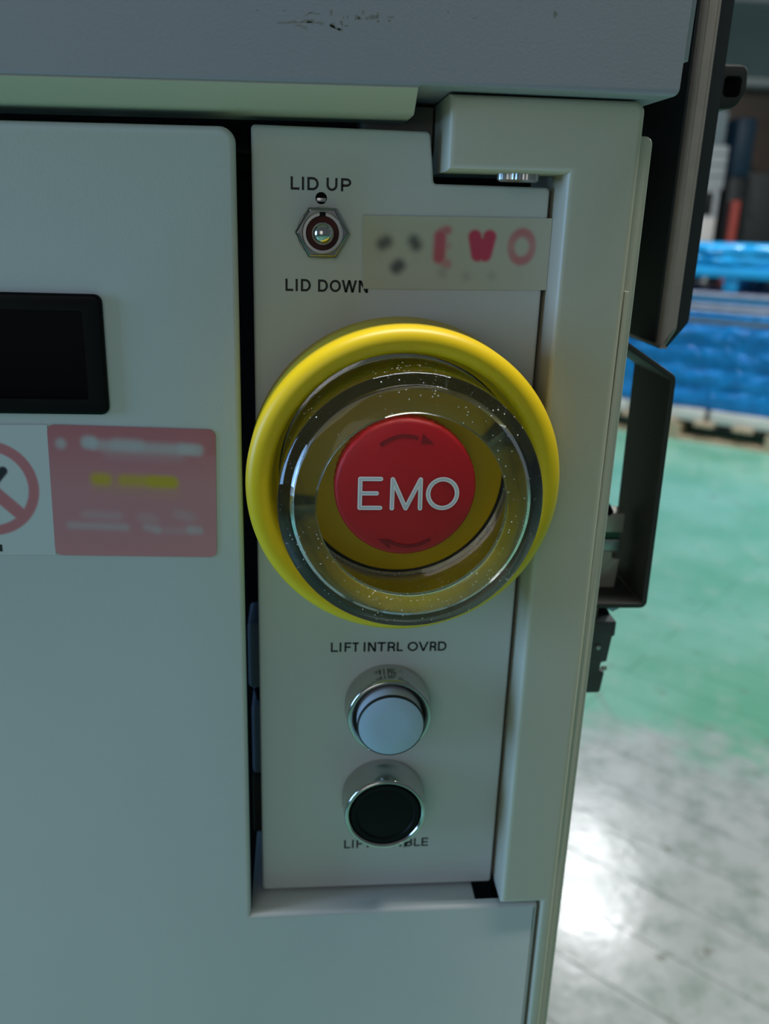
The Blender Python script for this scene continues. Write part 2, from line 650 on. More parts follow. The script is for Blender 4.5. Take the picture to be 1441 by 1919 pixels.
# ================================================================== MACHINE
# cabinet body behind the covers
mb = thing('machine_cabinet', (0, 60, -ZF), 'dark steel cabinet body seen black through the gaps behind the white covers', 'cabinet')
emit('frame', boxbm(-600, 60, -ZF, 56, 620, 97.5), M['dark'], mb, smooth=0)
emit('hinge_plate', boxbm(-14, 16, 96, 6.4, 58, 109.6, .6), M['taupe'], mb)
emit('crossbar', boxbm(-600, 45, 92, -15, 60, 95), M['dark'], mb, smooth=0)
emit('pillar', plate(rect(-92.5, 70, -85, 103, .8), 30, 58, .8), M['pale'], mb)
emit('pillar', plate(rect(-115, 70, -103, 103, .8), 34, 58, .8), M['connector'], mb)

# lid
lid = thing('hinged_hood', (0, 100, 112), 'blue grey painted lid overhanging the top of the machine, with dark scuff marks', 'hood')


def lid_mesh():
    bm = bmesh.new()
    zs = lambda x: 110.75 + (x - 66) * .0135 if x < -2.5 else 110.7
    outline = rpoly([(-400, 104.4), (-2.6, 110.2), (-2.0, 110.7), (66.2, 110.7, 2.0), (68.6, 260, 2.0), (-400, 260)], 5)
    plate(outline, -20, 330, .7, 3, bm=bm)
    return bm


emit('lid_shell', lid_mesh(), M['lid'], lid)
bm = bmesh.new()       # sloping lower lip along the front edge, left of the hinge notch
prof = [(-19.9, .3), (-19.6, -.1), (-13.6, -4.5), (-12.8, -5.0), (-11.6, -5.3), (13, -5.3), (13, 2), (-18.5, 2)]
ends = []
for x, zb in ((-400, 103.9), (-2.7, 109.7)):
    ends.append([bm.verts.new((x, yy, zb + zz)) for yy, zz in prof])
for i in range(len(prof)):
    bm.faces.new((ends[0][i - 1], ends[0][i], ends[1][i], ends[1][i - 1]))
bm.faces.new(ends[0])
bm.faces.new(ends[1])
emit('lower_lip', bm, M['post'], lid, smooth=50)
emit('side_trim', plate(rpoly([(60, 121.2), (72.4, 121.2), (75, 260), (60, 260)]), -8, 330, .8, 2), M['lid'], lid)
# scuff marks: thin dark smears of grime lying on the lid's face
sm = bmesh.new()


def smear(x, z, lx, lz, ang):
    n = 14
    pts = []
    for k in range(n):
        a = 2 * PI * k / n
        rr = 1 + random.uniform(-.45, .35)
        dx, dz = lx * rr * math.cos(a), lz * rr * math.sin(a)
        pts.append(sm.verts.new((x + dx * math.cos(ang) - dz * math.sin(ang), -20.03, z + dx * math.sin(ang) + dz * math.cos(ang))))
    sm.faces.new(pts)


def lid_xz(px, py):    # spot on the lid's front face, from the scale of its known corners
    return -104.2 + px * (66.7 + 104.2) / 1300, 125.5 + px * 7.6 / 1300 - py * (.1165 + .035 * px / 1300)


for cx_, cy_, lx, ly, a in [(510, 41, 1.6, .22, .05), (530, 40, 1.4, .3, .08), (556, 38, 2.3, .4, .1), (566, 40, 1.3, .25, 0), (583, 41, .9, .25, -.1), (545, 46, 1.6, .18, -.1), (553, 50, .8, .15, -.2), (558, 26, 1.2, .15, .5),
                            (572, 25, 1.4, .14, -.05), (602, 22, .45, .8, .1), (604, 45, .9, .6, -.4), (612, 49, 1.7, .35, -.3), (620, 51, .8, .25, 0), (622, 42, .3, .7, .2), (631, 45, .5, .2, 0), (650, 31, .6, .5, .4), (657, 32, .5, .35, 0),
                            (662, 22, .25, .5, 0), (669, 32, .3, .4, 0), (682, 30, 1.2, .5, .1), (691, 37, .4, .25, 0), (690, 27, .4, .5, 0), (712, 36, .4, .25, 0), (716, 30, .9, .2, .1), (514, 21, .22, .2, 0), (464, 20, .2, .2, 0), (625, 32, .15, .5, .1),
                            (633, 30, .15, .4, -.1), (823, 20, .15, .3, -.4), (1030, 22, .5, .8, .2), (875, 30, .9, .12, .3)]:
    smear(*lid_xz(cx_, cy_), lx, ly, a)
M['grime'] = mat('thin_grime', (.20, .20, .175), .6, var=.5, vscale=900)
emit('scuff', sm, M['grime'], lid, smooth=0)

# front cover: one folded sheet that runs beside and below the control panel
fc = thing('front_cover', (-150, -11, -ZF + 40), 'large grey white front cover left of and below the control panel, holding the dark display', 'cover')
out = rpoly([(-420, 95), (-50.0, 100.0, 4), (-50.4, -161.0), (55.0, -160.4, 1.2), (55.0, -ZF + 40), (-420, -ZF + 40)], 6)
win = rect(-170, 24.2, -89.6, 54.0, 1.5)
emit('cover_sheet', plate(out, -11, -7.5, 1.6, 5, holes=[win]), M['cover'], fc)
emit('ledge', boxbm(-50.4, -10, -163.2, 32.2, 46, -161.2, .4), M['cover'], fc)
emit('return_flange', plate(rect(-53.2, -161, -51.9, 96, 0), -8, 2), M['taupe'], fc, smooth=0)

# display set into the cover
dp = thing('display_unit', (-150, -11, 22), 'black rectangular display window set into the front cover', 'display')
emit('bezel', plate(rect(-172, 22.2, -87.3, 55.9, 2.2), -12.6, -5, .8, 3, holes=[rect(-168, 26.6, -92.6, 51.4, .8)]), M['black'], dp)
emit('screen', boxbm(-169, -8.5, 26, -92, -7, 52), M['screen'], dp, smooth=0)

# control panel plate
cp = thing('control_panel', (-4, 0, -159.6), 'grey white stepped control panel plate printed with black switch names', 'control panel')
out = rpoly([(-46.6, -159.6, 1.2), (39.2, -159.6, 1.2), (39.2, 88.0, 1.4), (5.2, 87.9, 1.0), (3.6, 101.6, 1.6), (-46.4, 101.6, 1.2)], 5)
hole = [(-26.85 + 1.65 * math.cos(2 * PI * i / 24), 83.0 + 1.65 * math.sin(2 * PI * i / 24)) for i in range(24)]
emit('plate', plate(out, 0, 3, .9, 4, holes=[hole]), M['panel'], cp)
emit('return_flange', boxbm(38.0, 2, -158, 39.0, 22, 87), M['panel'], cp, smooth=0)
emit('stiffener', boxbm(-30.5, 4.2, 78, -23, 8, 88), M['dark'], cp, smooth=0)
emit('locating_tab', boxbm(-28.2, 1.6, 82.0, -25.4, 4, 83.1, .1), M['steel'], cp)
YI = -.06
text(cp, 'LIDUP', [(-35.5, -33.0), (-32.3, -31.75), (-30.8, -27.6), (-25.4, -22.3), (-21.3, -18.4)], 85.0, 88.5, .64, YI)
text(cp, 'LIDDOWN', [(-37.1, -34.8), (-34.1, -33.55), (-32.6, -29.7), (-27.6, -24.7), (-24.2, -20.9), (-20.7, -16.2), (-15.7, -12.9)], 57.1, 60.6, .64, YI)
text(cp, 'LIFTINTRLOVRD', [(-22.5, -20.1), (-19.5, -19.0), (-17.9, -15.6), (-15.2, -13.1), (-11.4, -10.85), (-10.0, -7.2), (-6.8, -3.9), (-3.3, -.7), (-.2, 1.9), (3.5, 7.1), (7.2, 10.7), (11.1, 13.4), (13.9, 16.9)], -61.2, -57.65, .64, YI)
text(cp, 'LIFTENABLE', [(-16.7, -14.4), (-13.8, -13.2), (-12.2, -9.9), (-9.4, -6.6), (-5.4, -2.9), (-2.4, .7), (1.2, 4.6), (5.5, 8.6), (9.1, 11.4), (11.9, 14.4)], -142.0, -138.3, .64, YI)

# corner post: head block on a column, with the knurled screw under the head
po = thing('corner_post', (50, 0, -ZF), 'cream corner post with a square head block beside the control panel', 'post')
out = rpoly([(7.0, 90.9), (40.6, 91.2), (40.6, -158.9), (55.9, -158.9), (55.9, -ZF), (60.6, -ZF), (60.6, 110.4, 3.0), (7.0, 110.1)], 5)
emit('post_body', plate(out, -12.2, 30, 1.9, 6), M['post'], po)
bm = bmesh.new()       # knurled head, axis vertical
n = 72
rings = []
for r, z in ((.2, 92), (4.9, 92), (5.7, 91.6), (5.7, 89.5), (5.2, 89.0), (3.0, 89.0), (.2, 89.1)):
    rings.append([bm.verts.new((28.6 + (r + (.22 if (q % 2 and r > 5.5) else 0)) * math.cos(2 * PI * q / n), -3.5 + (r + (.22 if (q % 2 and r > 5.5) else 0)) * math.sin(2 * PI * q / n), z)) for q in range(n)])
for a, b in zip(rings, rings[1:]):
    for q in range(n): bm.faces.new((a[q - 1], a[q], b[q], b[q - 1]))
bm.faces.new(rings[0])
bm.faces.new(rings[-1])
emit('knurled_screw', bm, M['steel'], po, smooth=20)

# side cover
sd = thing('side_cover', (64, 0, -ZF), 'cream side cover strip running down the outer edge of the corner post', 'cover')
emit('side_sheet', plate(rpoly([(60.8, -ZF), (65.0, -ZF), (65.9, 102.2, 2.2), (60.8, 102.2, .8)], 4), -6, 600, .8, 3), M['side'], sd)
emit('edge_strip', plate(rpoly([(60.9, -145), (62.5, -145), (63.3, 60), (62.0, 60)], 2), -8.2, -5, .4, 2), M['side'], sd)

# bits inside the gap left of the control panel
sw = thing('wiring_block', (-49, 20, -150), 'pale grey wiring blocks glimpsed in the dark gap left of the control panel', 'wiring')
emit('terminal', plate(rect(-51.4, -84, -46, -58.2, 1.6), 16, 34, 1.4), M['pale'], sw)
emit('terminal', plate(rect(-50.6, -121, -44, -92, 1.6), 17, 34, 1.4), M['pale'], sw)
emit('clamp', plate(rect(-50.8, -148, -44, -123, .8), 18, 34, .6), M['brown'], sw)
emit('cable_stub', tube(bmesh.new(), [(-47, 22, -84), (-48.5, 22, -88), (-47.5, 22, -92)], 1.4), M['black'], sw)
emit('rail', boxbm(-52, 34, -158, -43, 60, -50), M['dark'], sw, smooth=0)

# ================================================================== EMERGENCY BUTTON
XA, ZA = -2.3, 4.5
em = thing('emergency_button', (XA, 0, ZA - 46), 'red emergency push button with white lettering inside a yellow collar and clear ring', 'button')
prof = [(38.2, .0), (46.0, 0), (46.0, 21.0)] + arc(42.3, 21.6, 3.7, 0, 90, 8) + [(41.2, 25.25), (39.8, 24.6), (38.9, 23.4), (38.5, 21.5), (38.0, 13.5), (37.4, 12.4), (36.8, 12.0), (36.7, 8.0), (31.9, 8.0), (31.9, 2), (38.2, 2)]
emit('collar', lathe(prof, XA, ZA, 160), M['yellow'], em)
emit('gasket', lathe([(31.5, 5), (36.65, 5), (36.65, 9.4), (31.5, 9.4), (31.5, 5)], XA, ZA, 128), M['rubber'], em)
prof = [(31.3, 0), (31.4, 10.2)] + arc(30.8, 10.2, .6, 0, 90, 3) + [(24, 11.6), (17, 13.2), (14.5, 14.0), (14.2, 19), (0, 19)]
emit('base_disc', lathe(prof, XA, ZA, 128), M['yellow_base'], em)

cap = bmesh.new()
seg = 180
prof = [(14.0, 16.5), (18.5, 16.8), (20.0, 17.4), (20.6, 18.2), (20.6, 23.6)] + arc(19.0, 23.6, 1.6, 0, 80, 6)[1:] + [(17.0, 25.45), (10, 25.9), (0, 26.0)]
rings = []
for r, h in prof:
    if r == 0:
        rings.append([cap.verts.new((XA, -h, ZA))])
        continue
    ridge = .28 if 18 < h < 23.7 and r > 20 else 0
    rings.append([cap.verts.new((XA + (r - ridge * (q % 3 == 0)) * math.cos(2 * PI * q / seg), -h, ZA + (r - ridge * (q % 3 == 0)) * math.sin(2 * PI * q / seg))) for q in range(seg)])
for a, b in zip(rings, rings[1:]):
    for q in range(seg):
        if len(b) == 1: cap.faces.new((a[q - 1], a[q], b[0]))
        else: cap.faces.new((a[q - 1], a[q], b[q], b[q - 1]))
cap = emit('red_cap', cap, M['red'], em)


def emo(w, y):
    bm = bmesh.new()
    h = .75
    y = [y]

    def up():               # every stroke a hair in front of the last, so none lies in another's plane
        y[0] -= .004
        return y[0]
    for st in ([(-8.9 - h, 8.4 - h), (-16.3 + h, 8.4 - h), (-16.3 + h, -1.8 + h), (-8.9 - h, -1.8 + h)], [(-16.3 + h, 3.35), (-10.0 - h, 3.35)],
               [(-7.0 + h, -1.9 + h), (-7.0 + h, 8.35 - h), (-2.25, -1.9 + h), (2.55 - h, 8.35 - h), (2.7 - h, -1.9 + h)]):
        for a, b in zip(st, st[1:]):
            ribbon(bm, [a, b], w, up())
        for p in st: disc(bm, *p, w / 2, up())
    ribbon(bm, el(8.35, 3.35, 4.95 - h, 5.1 - h, 0, 360, 48)[:-1], w, up(), closed=True)
    return bm


emit('lettering', emo(1.3, -26.06), M['white_ink'], cap, smooth=0, label='white engraved letters EMO')
emit('lettering', emo(.62, -26.18), M['grey_ink'], cap, smooth=0)


def arrow(arc_pts, head, w):
    bm = bmesh.new()
    ribbon(bm, arc_pts, w, 0)
    bm.faces.new([bm.verts.new((x, 0, z)) for x, z in head])
    for v_ in bm.verts:     # lie on the slight dome of the cap
        rr = math.hypot(v_.co.x - XA, v_.co.z - ZA)
        v_.co.y = -26.03 + max(0, rr - 10) * .06 - max(0, rr - 17) * .05
    emit('arrow', bm, M['red_dark'], cap, smooth=0, label='dark red turn arrow')


arrow(el(-2.9, 7.2, 11.6, 13.0, 128, 72, 12), ((5.2, 18.0), (1.9, 20.9), (1.4, 17.9)), 1.15)
arrow(el(-1.2, .5, 12.0, 13.6, 304, 244, 12), ((-10.0, -10.9), (-6.5, -13.9), (-6.2, -10.9)), 1.0)

# clear guard: a ring wall with an inward front flange
def clear_material():
    m = bpy.data.materials.new('clear_polycarbonate')
    m.use_nodes = True
    nt = m.node_tree
    L = nt.links.new
    b = nt.nodes['Principled BSDF']
    b.inputs['Base Color'].default_value = (.97, .97, .95, 1)
    b.inputs['Transmission Weight'].default_value = 1
    b.inputs['IOR'].default_value = 1.45
    b.inputs['Roughness'].default_value = .03
    tr = nt.nodes.new('ShaderNodeBsdfTransparent')
    tr.inputs[0].default_value = (.94, .95, .93, 1)
    d = nt.nodes.new('ShaderNodeBsdfDiffuse')
    d.inputs[0].default_value = (.9, .9, .85, 1)
    g = nt.nodes.new('ShaderNodeNewGeometry')
    v = nt.nodes.new('ShaderNodeTexVoronoi')
    v.inputs['Scale'].default_value = 560
    v.inputs['Randomness'].default_value = 1
    L(g.outputs['Position'], v.inputs['Vector'])
    lt = nt.nodes.new('ShaderNodeMath')
    lt.operation = 'LESS_THAN'
    lt.inputs[1].default_value = .10
    L(v.outputs['Distance'], lt.inputs[0])
    n = nt.nodes.new('ShaderNodeTexNoise')
    n.inputs['Scale'].default_value = 55
    L(g.outputs['Position'], n.inputs['Vector'])
    gt = nt.nodes.new('ShaderNodeMath')
    gt.operation = 'GREATER_THAN'
    gt.inputs[1].default_value = .49
    L(n.outputs['Fac'], gt.inputs[0])
    mu = nt.nodes.new('ShaderNodeMath')
    mu.operation = 'MULTIPLY'
    L(lt.outputs[0], mu.inputs[0])
    L(gt.outputs[0], mu.inputs[1])
    m1 = nt.nodes.new('ShaderNodeMixShader')
    m1.inputs[0].default_value = .12
    L(b.outputs[0], m1.inputs[1])
    L(tr.outputs[0], m1.inputs[2])
    m2 = nt.nodes.new('ShaderNodeMixShader')
    L(mu.outputs[0], m2.inputs[0])
    L(m1.outputs[0], m2.inputs[1])
    L(d.outputs[0], m2.inputs[2])
    L(m2.outputs[0], nt.nodes['Material Output'].inputs['Surface'])
    return m


M['clear'] = clear_material()
prof = [(32.6, 9.6), (36.4, 9.6), (36.4, 39.8)] + arc(35.6, 39.8, .8, 0, 60, 3)[1:] + [(33.4, 42.6), (32.6, 42.9), (26.4, 43.0), (25.9, 42.7), (25.9, 40.6), (26.2, 40.3), (31.8, 40.0), (32.6, 39.2)]
emit('clear_guard', lathe(prof, XA, ZA, 160, closed=True), M['clear'], em, label='clear ring guard with dusty specks')

# ================================================================== SMALL SWITCHES
tg = thing('toggle_switch', (-26.5, 0, 66), 'small chrome toggle switch with hexagonal nut between the lid names', 'switch')
TX, TZ = -26.5, 73.6
emit('washer', lathe([(4, 0), (7.2, 0), (7.2, .5), (7.0, .7), (4, .7)], TX, TZ, 64), M['steel'], tg)
emit('hex_nut', plate(rpoly([(TX + 7.9 * math.cos(PI / 3 * i), TZ + 7.9 * math.sin(PI / 3 * i), .5) for i in range(6)], 3), -2.6, -.7, .9, 3), mat('dark_nickel', (.34, .34, .33), .2, 1), tg)
emit('bushing', lathe([(5.4, 2), (5.8, 2.4), (5.8, 4.2), (5.5, 4.5), (4.7, 4.5), (4.5, 4.2), (4.5, 2.5)], TX, TZ, 64), M['steel'], tg)
emit('keyway', boxbm(TX - .85, -4.62, TZ + 4.6, TX + .85, -2.2, TZ + 5.7), M['black'], tg, smooth=0)
emit('boot', lathe([(4.6, 2.6), (4.6, 3.6), (3.6, 3.4), (2.2, 3.0), (0, 3.0)], TX, TZ, 64), M['boot'], tg)
emit('lever', lathe([(1.3, 2.8), (1.5, 6), (2.3, 9.4)] + arc(0, 10.6, 3.0, -15, 90, 9), TX, TZ, 48), M['chrome'], tg)

lo = thing('lift_override_button', (-2.8, 0, -95), 'push button with pale blue cap in chrome ring, above the black one', 'button', )
LX, LZ = -2.8, -80.8
ring = lambda h: [(12.0, 0), (14.7, 0), (14.75, 3.2), (14.55, 3.5), (14.5, 6.8), (14.25, 8.8)] + arc(13.2, h - 1.0, .95, 10, 100, 5) + [(12.5, h - .5), (12.1, h - 1.6), (12.0, h - 6)]
emit('chrome_ring', lathe(ring(10.6), LX, LZ, 96), M['chrome'], lo)
emit('collar_gasket', lathe([(12.05, 5.2), (12.05, 8.6), (11.45, 8.8), (11.2, 8.2), (11.2, 5.2)], LX, LZ, 96), M['rubber'], lo)
emit('lens_cap', lathe([(11.1, 4), (11.1, 14.4), (11.0, 14.9), (10.6, 15.0), (10.6, 4)], LX, LZ, 96), M['lens_side'], lo)
emit('cap_edge', lathe([(11.2, 14.2), (11.25, 15.0), (11.1, 15.35), (10.85, 15.4), (10.8, 14.6)], LX, LZ, 96), M['rubber'], lo)
emit('cap_face', lathe([(10.85, 14.6), (10.8, 15.3), (10.5, 15.45), (5, 15.6), (0, 15.6)], LX, LZ, 96), M['lens'], lo)

le = thing('lift_enable_button', (-3.3, 0, -134), 'push button with flush black cap in chrome ring, lowest on the panel', 'button')
EX, EZ = -3.2, -118.6
emit('chrome_ring', lathe(ring(12.2), EX, EZ, 96), M['chrome'], le)
emit('cap_face', lathe([(12.05, 5), (12.05, 11.4), (11.7, 11.8), (10.3, 11.75), (9.9, 11.3), (9.5, 11.35), (0, 11.6)], EX, EZ, 96), M['black'], le)

# ================================================================== LABELS
# blurred bilingual label: cream film with three dark smudges and pink-red figures
def emo_label(u, v):
    # u, v follow the film; shapes placed in a 350 x 137 frame
    x, z = u * 358, v * 137
    c = (.50, .50, .40)
    ring = abs(math.hypot(x - 66, z - 62) - 38)
    c = mixc(c, (.46, .46, .38), .35 * cover_of(ring, 5, 5))
    for (a, b, r, s, k) in (((37, 52), (44, 48), 11, 11, .95), ((96, 46), (100, 53), 11, 11, .95), ((64, 96), (68, 92), 12, 10, 1.0)):
        c = mixc(c, (.10, .105, .10), k * cover_of(sd_seg(x, z, a, b), r, s))
    red = (.55, .045, .10)
    e = max(cover_of(sd_seg(x, z, (146, 36), (145, 76)), 12, 7), .8 * cover_of(sd_seg(x, z, (148, 29), (158, 25)), 9, 7), .6 * cover_of(sd_seg(x, z, (148, 80), (160, 88)), 9, 7), .5 * cover_of(sd_seg(x, z, (148, 54), (157, 54)), 9, 8))
    m_ = max(cover_of(sd_seg(x, z, (212, 36), (219, 70)), 13, 5), cover_of(sd_seg(x, z, (240, 36), (233, 70)), 13, 5), cover_of(sd_seg(x, z, (224, 50), (228, 66)), 14, 6))
    o_ = cover_of(abs(math.hypot((x - 303) / .78, z - 54) - 26.5), 9, 6) * (.62 + .2 * abs(z - 54) / 26)
    c = mixc(c, red, .85 * e)
    c = mixc(c, red, .98 * m_)
    c = mixc(c, red, .8 * o_)
    for (a, r, k) in (((153, 108), 9, .28), ((199, 112), 8, .30), ((248, 110), 8, .30), ((300, 112), 9, .08), ((151, 100), 8, .15)):
        c = mixc(c, (.2, .19, .17), k * cover_of(math.hypot(x - a[0], z - a[1]), r, r))
    return c


sheet('emergency_label', ((-14.9, 78.7), (40.5, 79.6), (40.5, 59.2), (-14.4, 58.3)), -.35, 140, 54, emo_label, label='cream film label with smudged red letters and face-like dark spots, on the control panel', cat='label')


def red_label(u, v):
    x, y = 285 + u * 925, 900 + v * 725
    c = mixc((.50, .16, .18), (.56, .24, .26), min(1, v * 2.2))
    if v > .75: c = mixc(c, (.62, .26, .27), (v - .75) * 3)
    wh = (.50, .53, .53)
    for (a, b, r, s, k) in (((355, 1000), (355, 1000), 27, 22, .75), ((500, 990), (520, 990), 34, 22, .9), ((540, 1000), (1110, 1015), 28, 24, .62), ((660, 992), (780, 998), 32, 22, .45), ((1020, 1010), (1110, 1015), 28, 20, .6), ((620, 1040), (1000, 1048), 30, 40, .25),
                            ((380, 1450), (690, 1458), 20, 22, .45), ((810, 1455), (870, 1470), 20, 20, .45), ((1060, 1465), (1110, 1470), 22, 20, .5), ((470, 1388), (650, 1395), 24, 26, .28), ((790, 1400), (850, 1410), 28, 28, .22), ((990, 1375), (1060, 1395), 28, 28, .22), ((870, 1470), (1060, 1470), 20, 25, .2)):
        c = mixc(c, wh, k * cover_of(sd_seg(x, y, a, b), r, s))
    ye = (.55, .40, .01)
    for (a, b, r, s, k) in (((540, 1188), (590, 1190), 32, 26, .85), ((690, 1190), (960, 1195), 30, 24, .72), ((850, 1195), (965, 1198), 32, 20, .7), ((560, 1210), (960, 1240), 40, 50, .22)):
        c = mixc(c, ye, k * cover_of(sd_seg(x, y, a, b), r, s))
    if u > .86 and v < .2: c = mixc(c, (.45, .14, .13), .5 * (u - .86) / .14)
    return c


sheet('warning_label', ((-105.3, 19.0), (-57.4, 18.0), (-58.2, -22.2), (-106.3, -21.4)), -11.3, 150, 110, red_label, corner=2.2, label='faded red warning label with blurred white and yellow lines, under the display', cat='label')


def ban_label(u, v):
    x, z = -158 + u * 54.5, 18.9 - v * 40.0
    c = (.62, .66, .66)
    dx, dz = x + 122.0, z + .3
    r = math.hypot(dx * .98, dz)
    bar = max(cover_of(sd_seg(dx, dz, (-9, 9), (9.5, -8.6)), 2.0, .5), .0)
    ring = cover_of(abs(r - 13.0), 1.55, .4)
    c = mixc(c, (.58, .20, .22), max(ring, bar if r < 13 else 0))
    c = mixc(c, (.015, .02, .03), max(cover_of(sd_seg(dx, dz, (1.4, 1.6), (4.6, 5.4)), 1.35, .4), cover_of(math.hypot(dx + 3, dz), 3.2, .4)))
    if abs(dx) < 2.4 and (abs(dz - 20.2) < 1.0 or abs(dz + 18.6) < 1.2): c = (.02, .02, .02)
    return c


sheet('prohibition_label', ((-158, 18.4), (-105.2, 18.9), (-106.2, -21.3), (-158, -21.0)), -11.25, 190, 140, ban_label, label='white label with a red prohibition ring, at the edge of the cover', cat='label')

# ================================================================== THINGS ON THE MACHINE'S RIGHT SIDE
mo = thing('side_monitor', (100, 40, 36), 'dark slab monitor seen edge on beside the lid, with rounded lower corner', 'monitor')
out = rpoly([(94.6, 37.0, 1.2), (96.6, 37.0, 1.5), (100.4, 43.5, 3), (100.9, 330, 1), (94.6, 330, .8)], 5)
emit('housing', plate(out, 40.5, 330, 1.6, 3), M['monitor_face'], mo)
emit('back_panel', boxbm(93.8, 44, 38.4, 95.2, 320, 326, .3), M['monitor_back'], mo)
emit('rim', plate(rpoly([(95.4, 36.2, 1), (98.4, 36.6, 2.5), (105.4, 46.0, 4), (106.2, 328, 1), (95.4, 328)], 5), 43, 328, .8, 2), M['monitor_back'], mo)

emit('mount_arm', boxbm(66.2, 200, 60, 94.4, 260, 90, 2), M['bracket'], mo)

hk = thing('slotted_bracket', (115, 60, 117), 'black metal bracket with a square slot, sticking out behind the side monitor', 'bracket')
emit('bracket_plate', plate(rpoly([(104, 117.4, .5), (118.5, 117.8, 5), (121.8, 124, 3), (121.2, 131.9, 2.5), (104, 131.6, .5)], 5), 60, 70, .6, 3, holes=[rect(113.2, 121.6, 119.6, 128.4, 1.6)]), M['bracket'], hk)
emit('slot_back', boxbm(112, 67, 120, 120.6, 69.5, 129.5), M['black'], hk, smooth=0)
emit('bright_edge', boxbm(105, 60.5, 131.7, 119, 69, 132.1, .1), M['steel'], hk)

gd = thing('guard_handle', (85, 30, -61), 'dark U shaped guard bar bent around the fittings on the machine side', 'guard')
path = rpoly([(64, 49.5), (82.4, 38.2, 1), (97.8, 28.8, 3.2), (98.6, -60.0, 2.6), (64, -59.8)], 5)
path2 = inset(path if area2(path) > 0 else path, 0)
bm = bmesh.new()
th = 2.0
outl, inl = [], []
n = len(path)
for i, p in enumerate(path):
    a = path[max(0, i - 1)]
    b = path[min(n - 1, i + 1)]
    d = (b - a).normalized()
    nn = Vector((d.y, -d.x))
    outl.append(p - nn * 0)
    inl.append(p + nn * th)
loop = outl + inl[::-1]
plate(loop, 30, 66, .35, 2, bm=bm)
emit('bar', bm, M['bracket'], gd)

ft = thing('hose_fitting', (88, 45, -66), 'dull aluminium fitting with black hose and bolt inside the guard bar', 'fitting')
emit('top_block', boxbm(78, 46, -35.2, 92, 56, -27.3, .5), M['alu'], ft)
emit('green_washer', boxbm(78, 46.5, -37.6, 91, 55, -35.2, .3), mat('green_washer', (.03, .13, .08), .5), ft)
emit('neck', plate(rpoly([(80, -42.4), (91.4, -42.4, .5), (91.2, -37.6, .5), (80, -37.6)], 3), 45, 55, .4), M['steel'], ft)
emit('body', plate(rpoly([(80, -58), (90.8, -58, .4), (91.8, -45.8, .5), (88.6, -45.4, .4), (88.6, -42.4, .2), (80, -42.4)], 3), 45, 55, .5), M['alu'], ft)
emit('bolt', plate(rpoly([(89.5 + 3.0 * math.cos(PI / 3 * i + .5), -63.3 + 3.0 * math.sin(PI / 3 * i + .5), .3) for i in range(6)], 2), 40, 50, .4), M['bolt'], ft)
emit('clip', boxbm(80, 44, -66, 86, 54, -58.4, .4), M['taupe'], ft)
emit('hose', tube(bmesh.new(), [(86, 48, -28), (81.5, 48, -21), (81.5, 49, -12), (83.2, 50, -3), (82.6, 51, 6), (81, 52, 14), (80, 53, 26), (82, 54, 40)], 2.2, 12), M['black'], ft)

cn = thing('latch_block', (86, 40, -103), 'dark grey stepped latch block below the guard bar', 'latch')
emit('latch_body', plate(rpoly([(66, -102.6), (88.3, -102.4, 1.2), (89.2, -93.2, .4), (87.0, -92.4, .8), (87.4, -88.6, .6), (89.6, -88.2, .4), (90.6, -77.2, .3), (91.6, -76.6, .3), (91.6, -70.6, .4), (66, -70.8)], 3), 40, 56, .5), M['connector'], cn)
emit('stem', boxbm(80.5, 44, -71, 85, 52, -62.2, .3), M['taupe'], cn)
emit('shoulder', plate(rpoly([(76, -70.8), (91.4, -70.8), (89.6, -67.4, 1), (86, -66.8), (76, -67)], 3), 47, 56, .3), M['black'], cn)
emit('screw', lathe([(0, 0), (1.0, 0), (1.0, .8), (.7, 1.1), (0, 1.2)], 85.2, -81.5, 16), M['steel'], cn).location.y += .0400
emit('screw', lathe([(0, 0), (1.1, 0), (1.1, .9), (.7, 1.3), (0, 1.4)], 88.9, -91.2, 16), M['chrome'], cn).location.y += .0405

# ================================================================== FAR SIDE OF THE HALL
def film_material():
    m = mat('blue_stretch_film', (.004, .24, .86), .14, var=.6, spec=.5, vscale=9, bump=1.0, bscale=30)
    nt = m.node_tree
    for nd in nt.nodes:
        if nd.type == 'BUMP': nd.inputs['Distance'].default_value = .03
    return m


M['film'] = film_material()
M['cyan'] = mat('light_blue_plastic', (.02, .38, .86), .28, var=.25, vscale=8, bump=.4, bscale=30)
M['carton'] = mat('white_carton', (.74, .70, .66), .6, var=.06, vscale=9)
M['tray'] = mat('grey_trays', (.36, .37, .50), .3, var=.4, vscale=14)
M['wood'] = mat('pale_pallet_wood', (.52, .40, .27), .7, var=.2, vscale=16)
M['cabinet_white'] = mat('grey_white_equipment', (.45, .47, .47), .5, var=.06, vscale=5)
M['navy'] = mat('navy_housing', (.004, .022, .042), .5, var=.2, vscale=6)
M['dark_machine'] = mat('black_machine_paint', (.008, .009, .010), .5, var=.3, vscale=6)
M['brown_panel'] = mat('brown_panel', (.085, .06, .045), .6, var=.15, vscale=5)
M['red_paint'] = mat('red_orange_paint', (.36, .05, .035), .5, var=.1)
M['beam'] = mat('pale_grey_beam', (.30, .31, .30), .5, var=.1)

PX, PY = 2126, 4600                          # a point on the pallet's front lower edge
du, dv = Vector((.79, -.613)).normalized(), Vector((.613, .79)).normalized()


def ob(bm, s0, t0, z0, s1, t1, z1, bev=0):
    """box in the pallet's own directions: s along the front, t into depth, z above the floor"""
    t_ = boxbm(s0, t0, z0 - ZF, s1, t1, z1 - ZF, bev)
    for v_ in t_.verts:
        s, t = v_.co.x, v_.co.y
        v_.co.x = PX + du.x * s + dv.x * t
        v_.co.y = PY + du.y * s + dv.y * t
    return t_


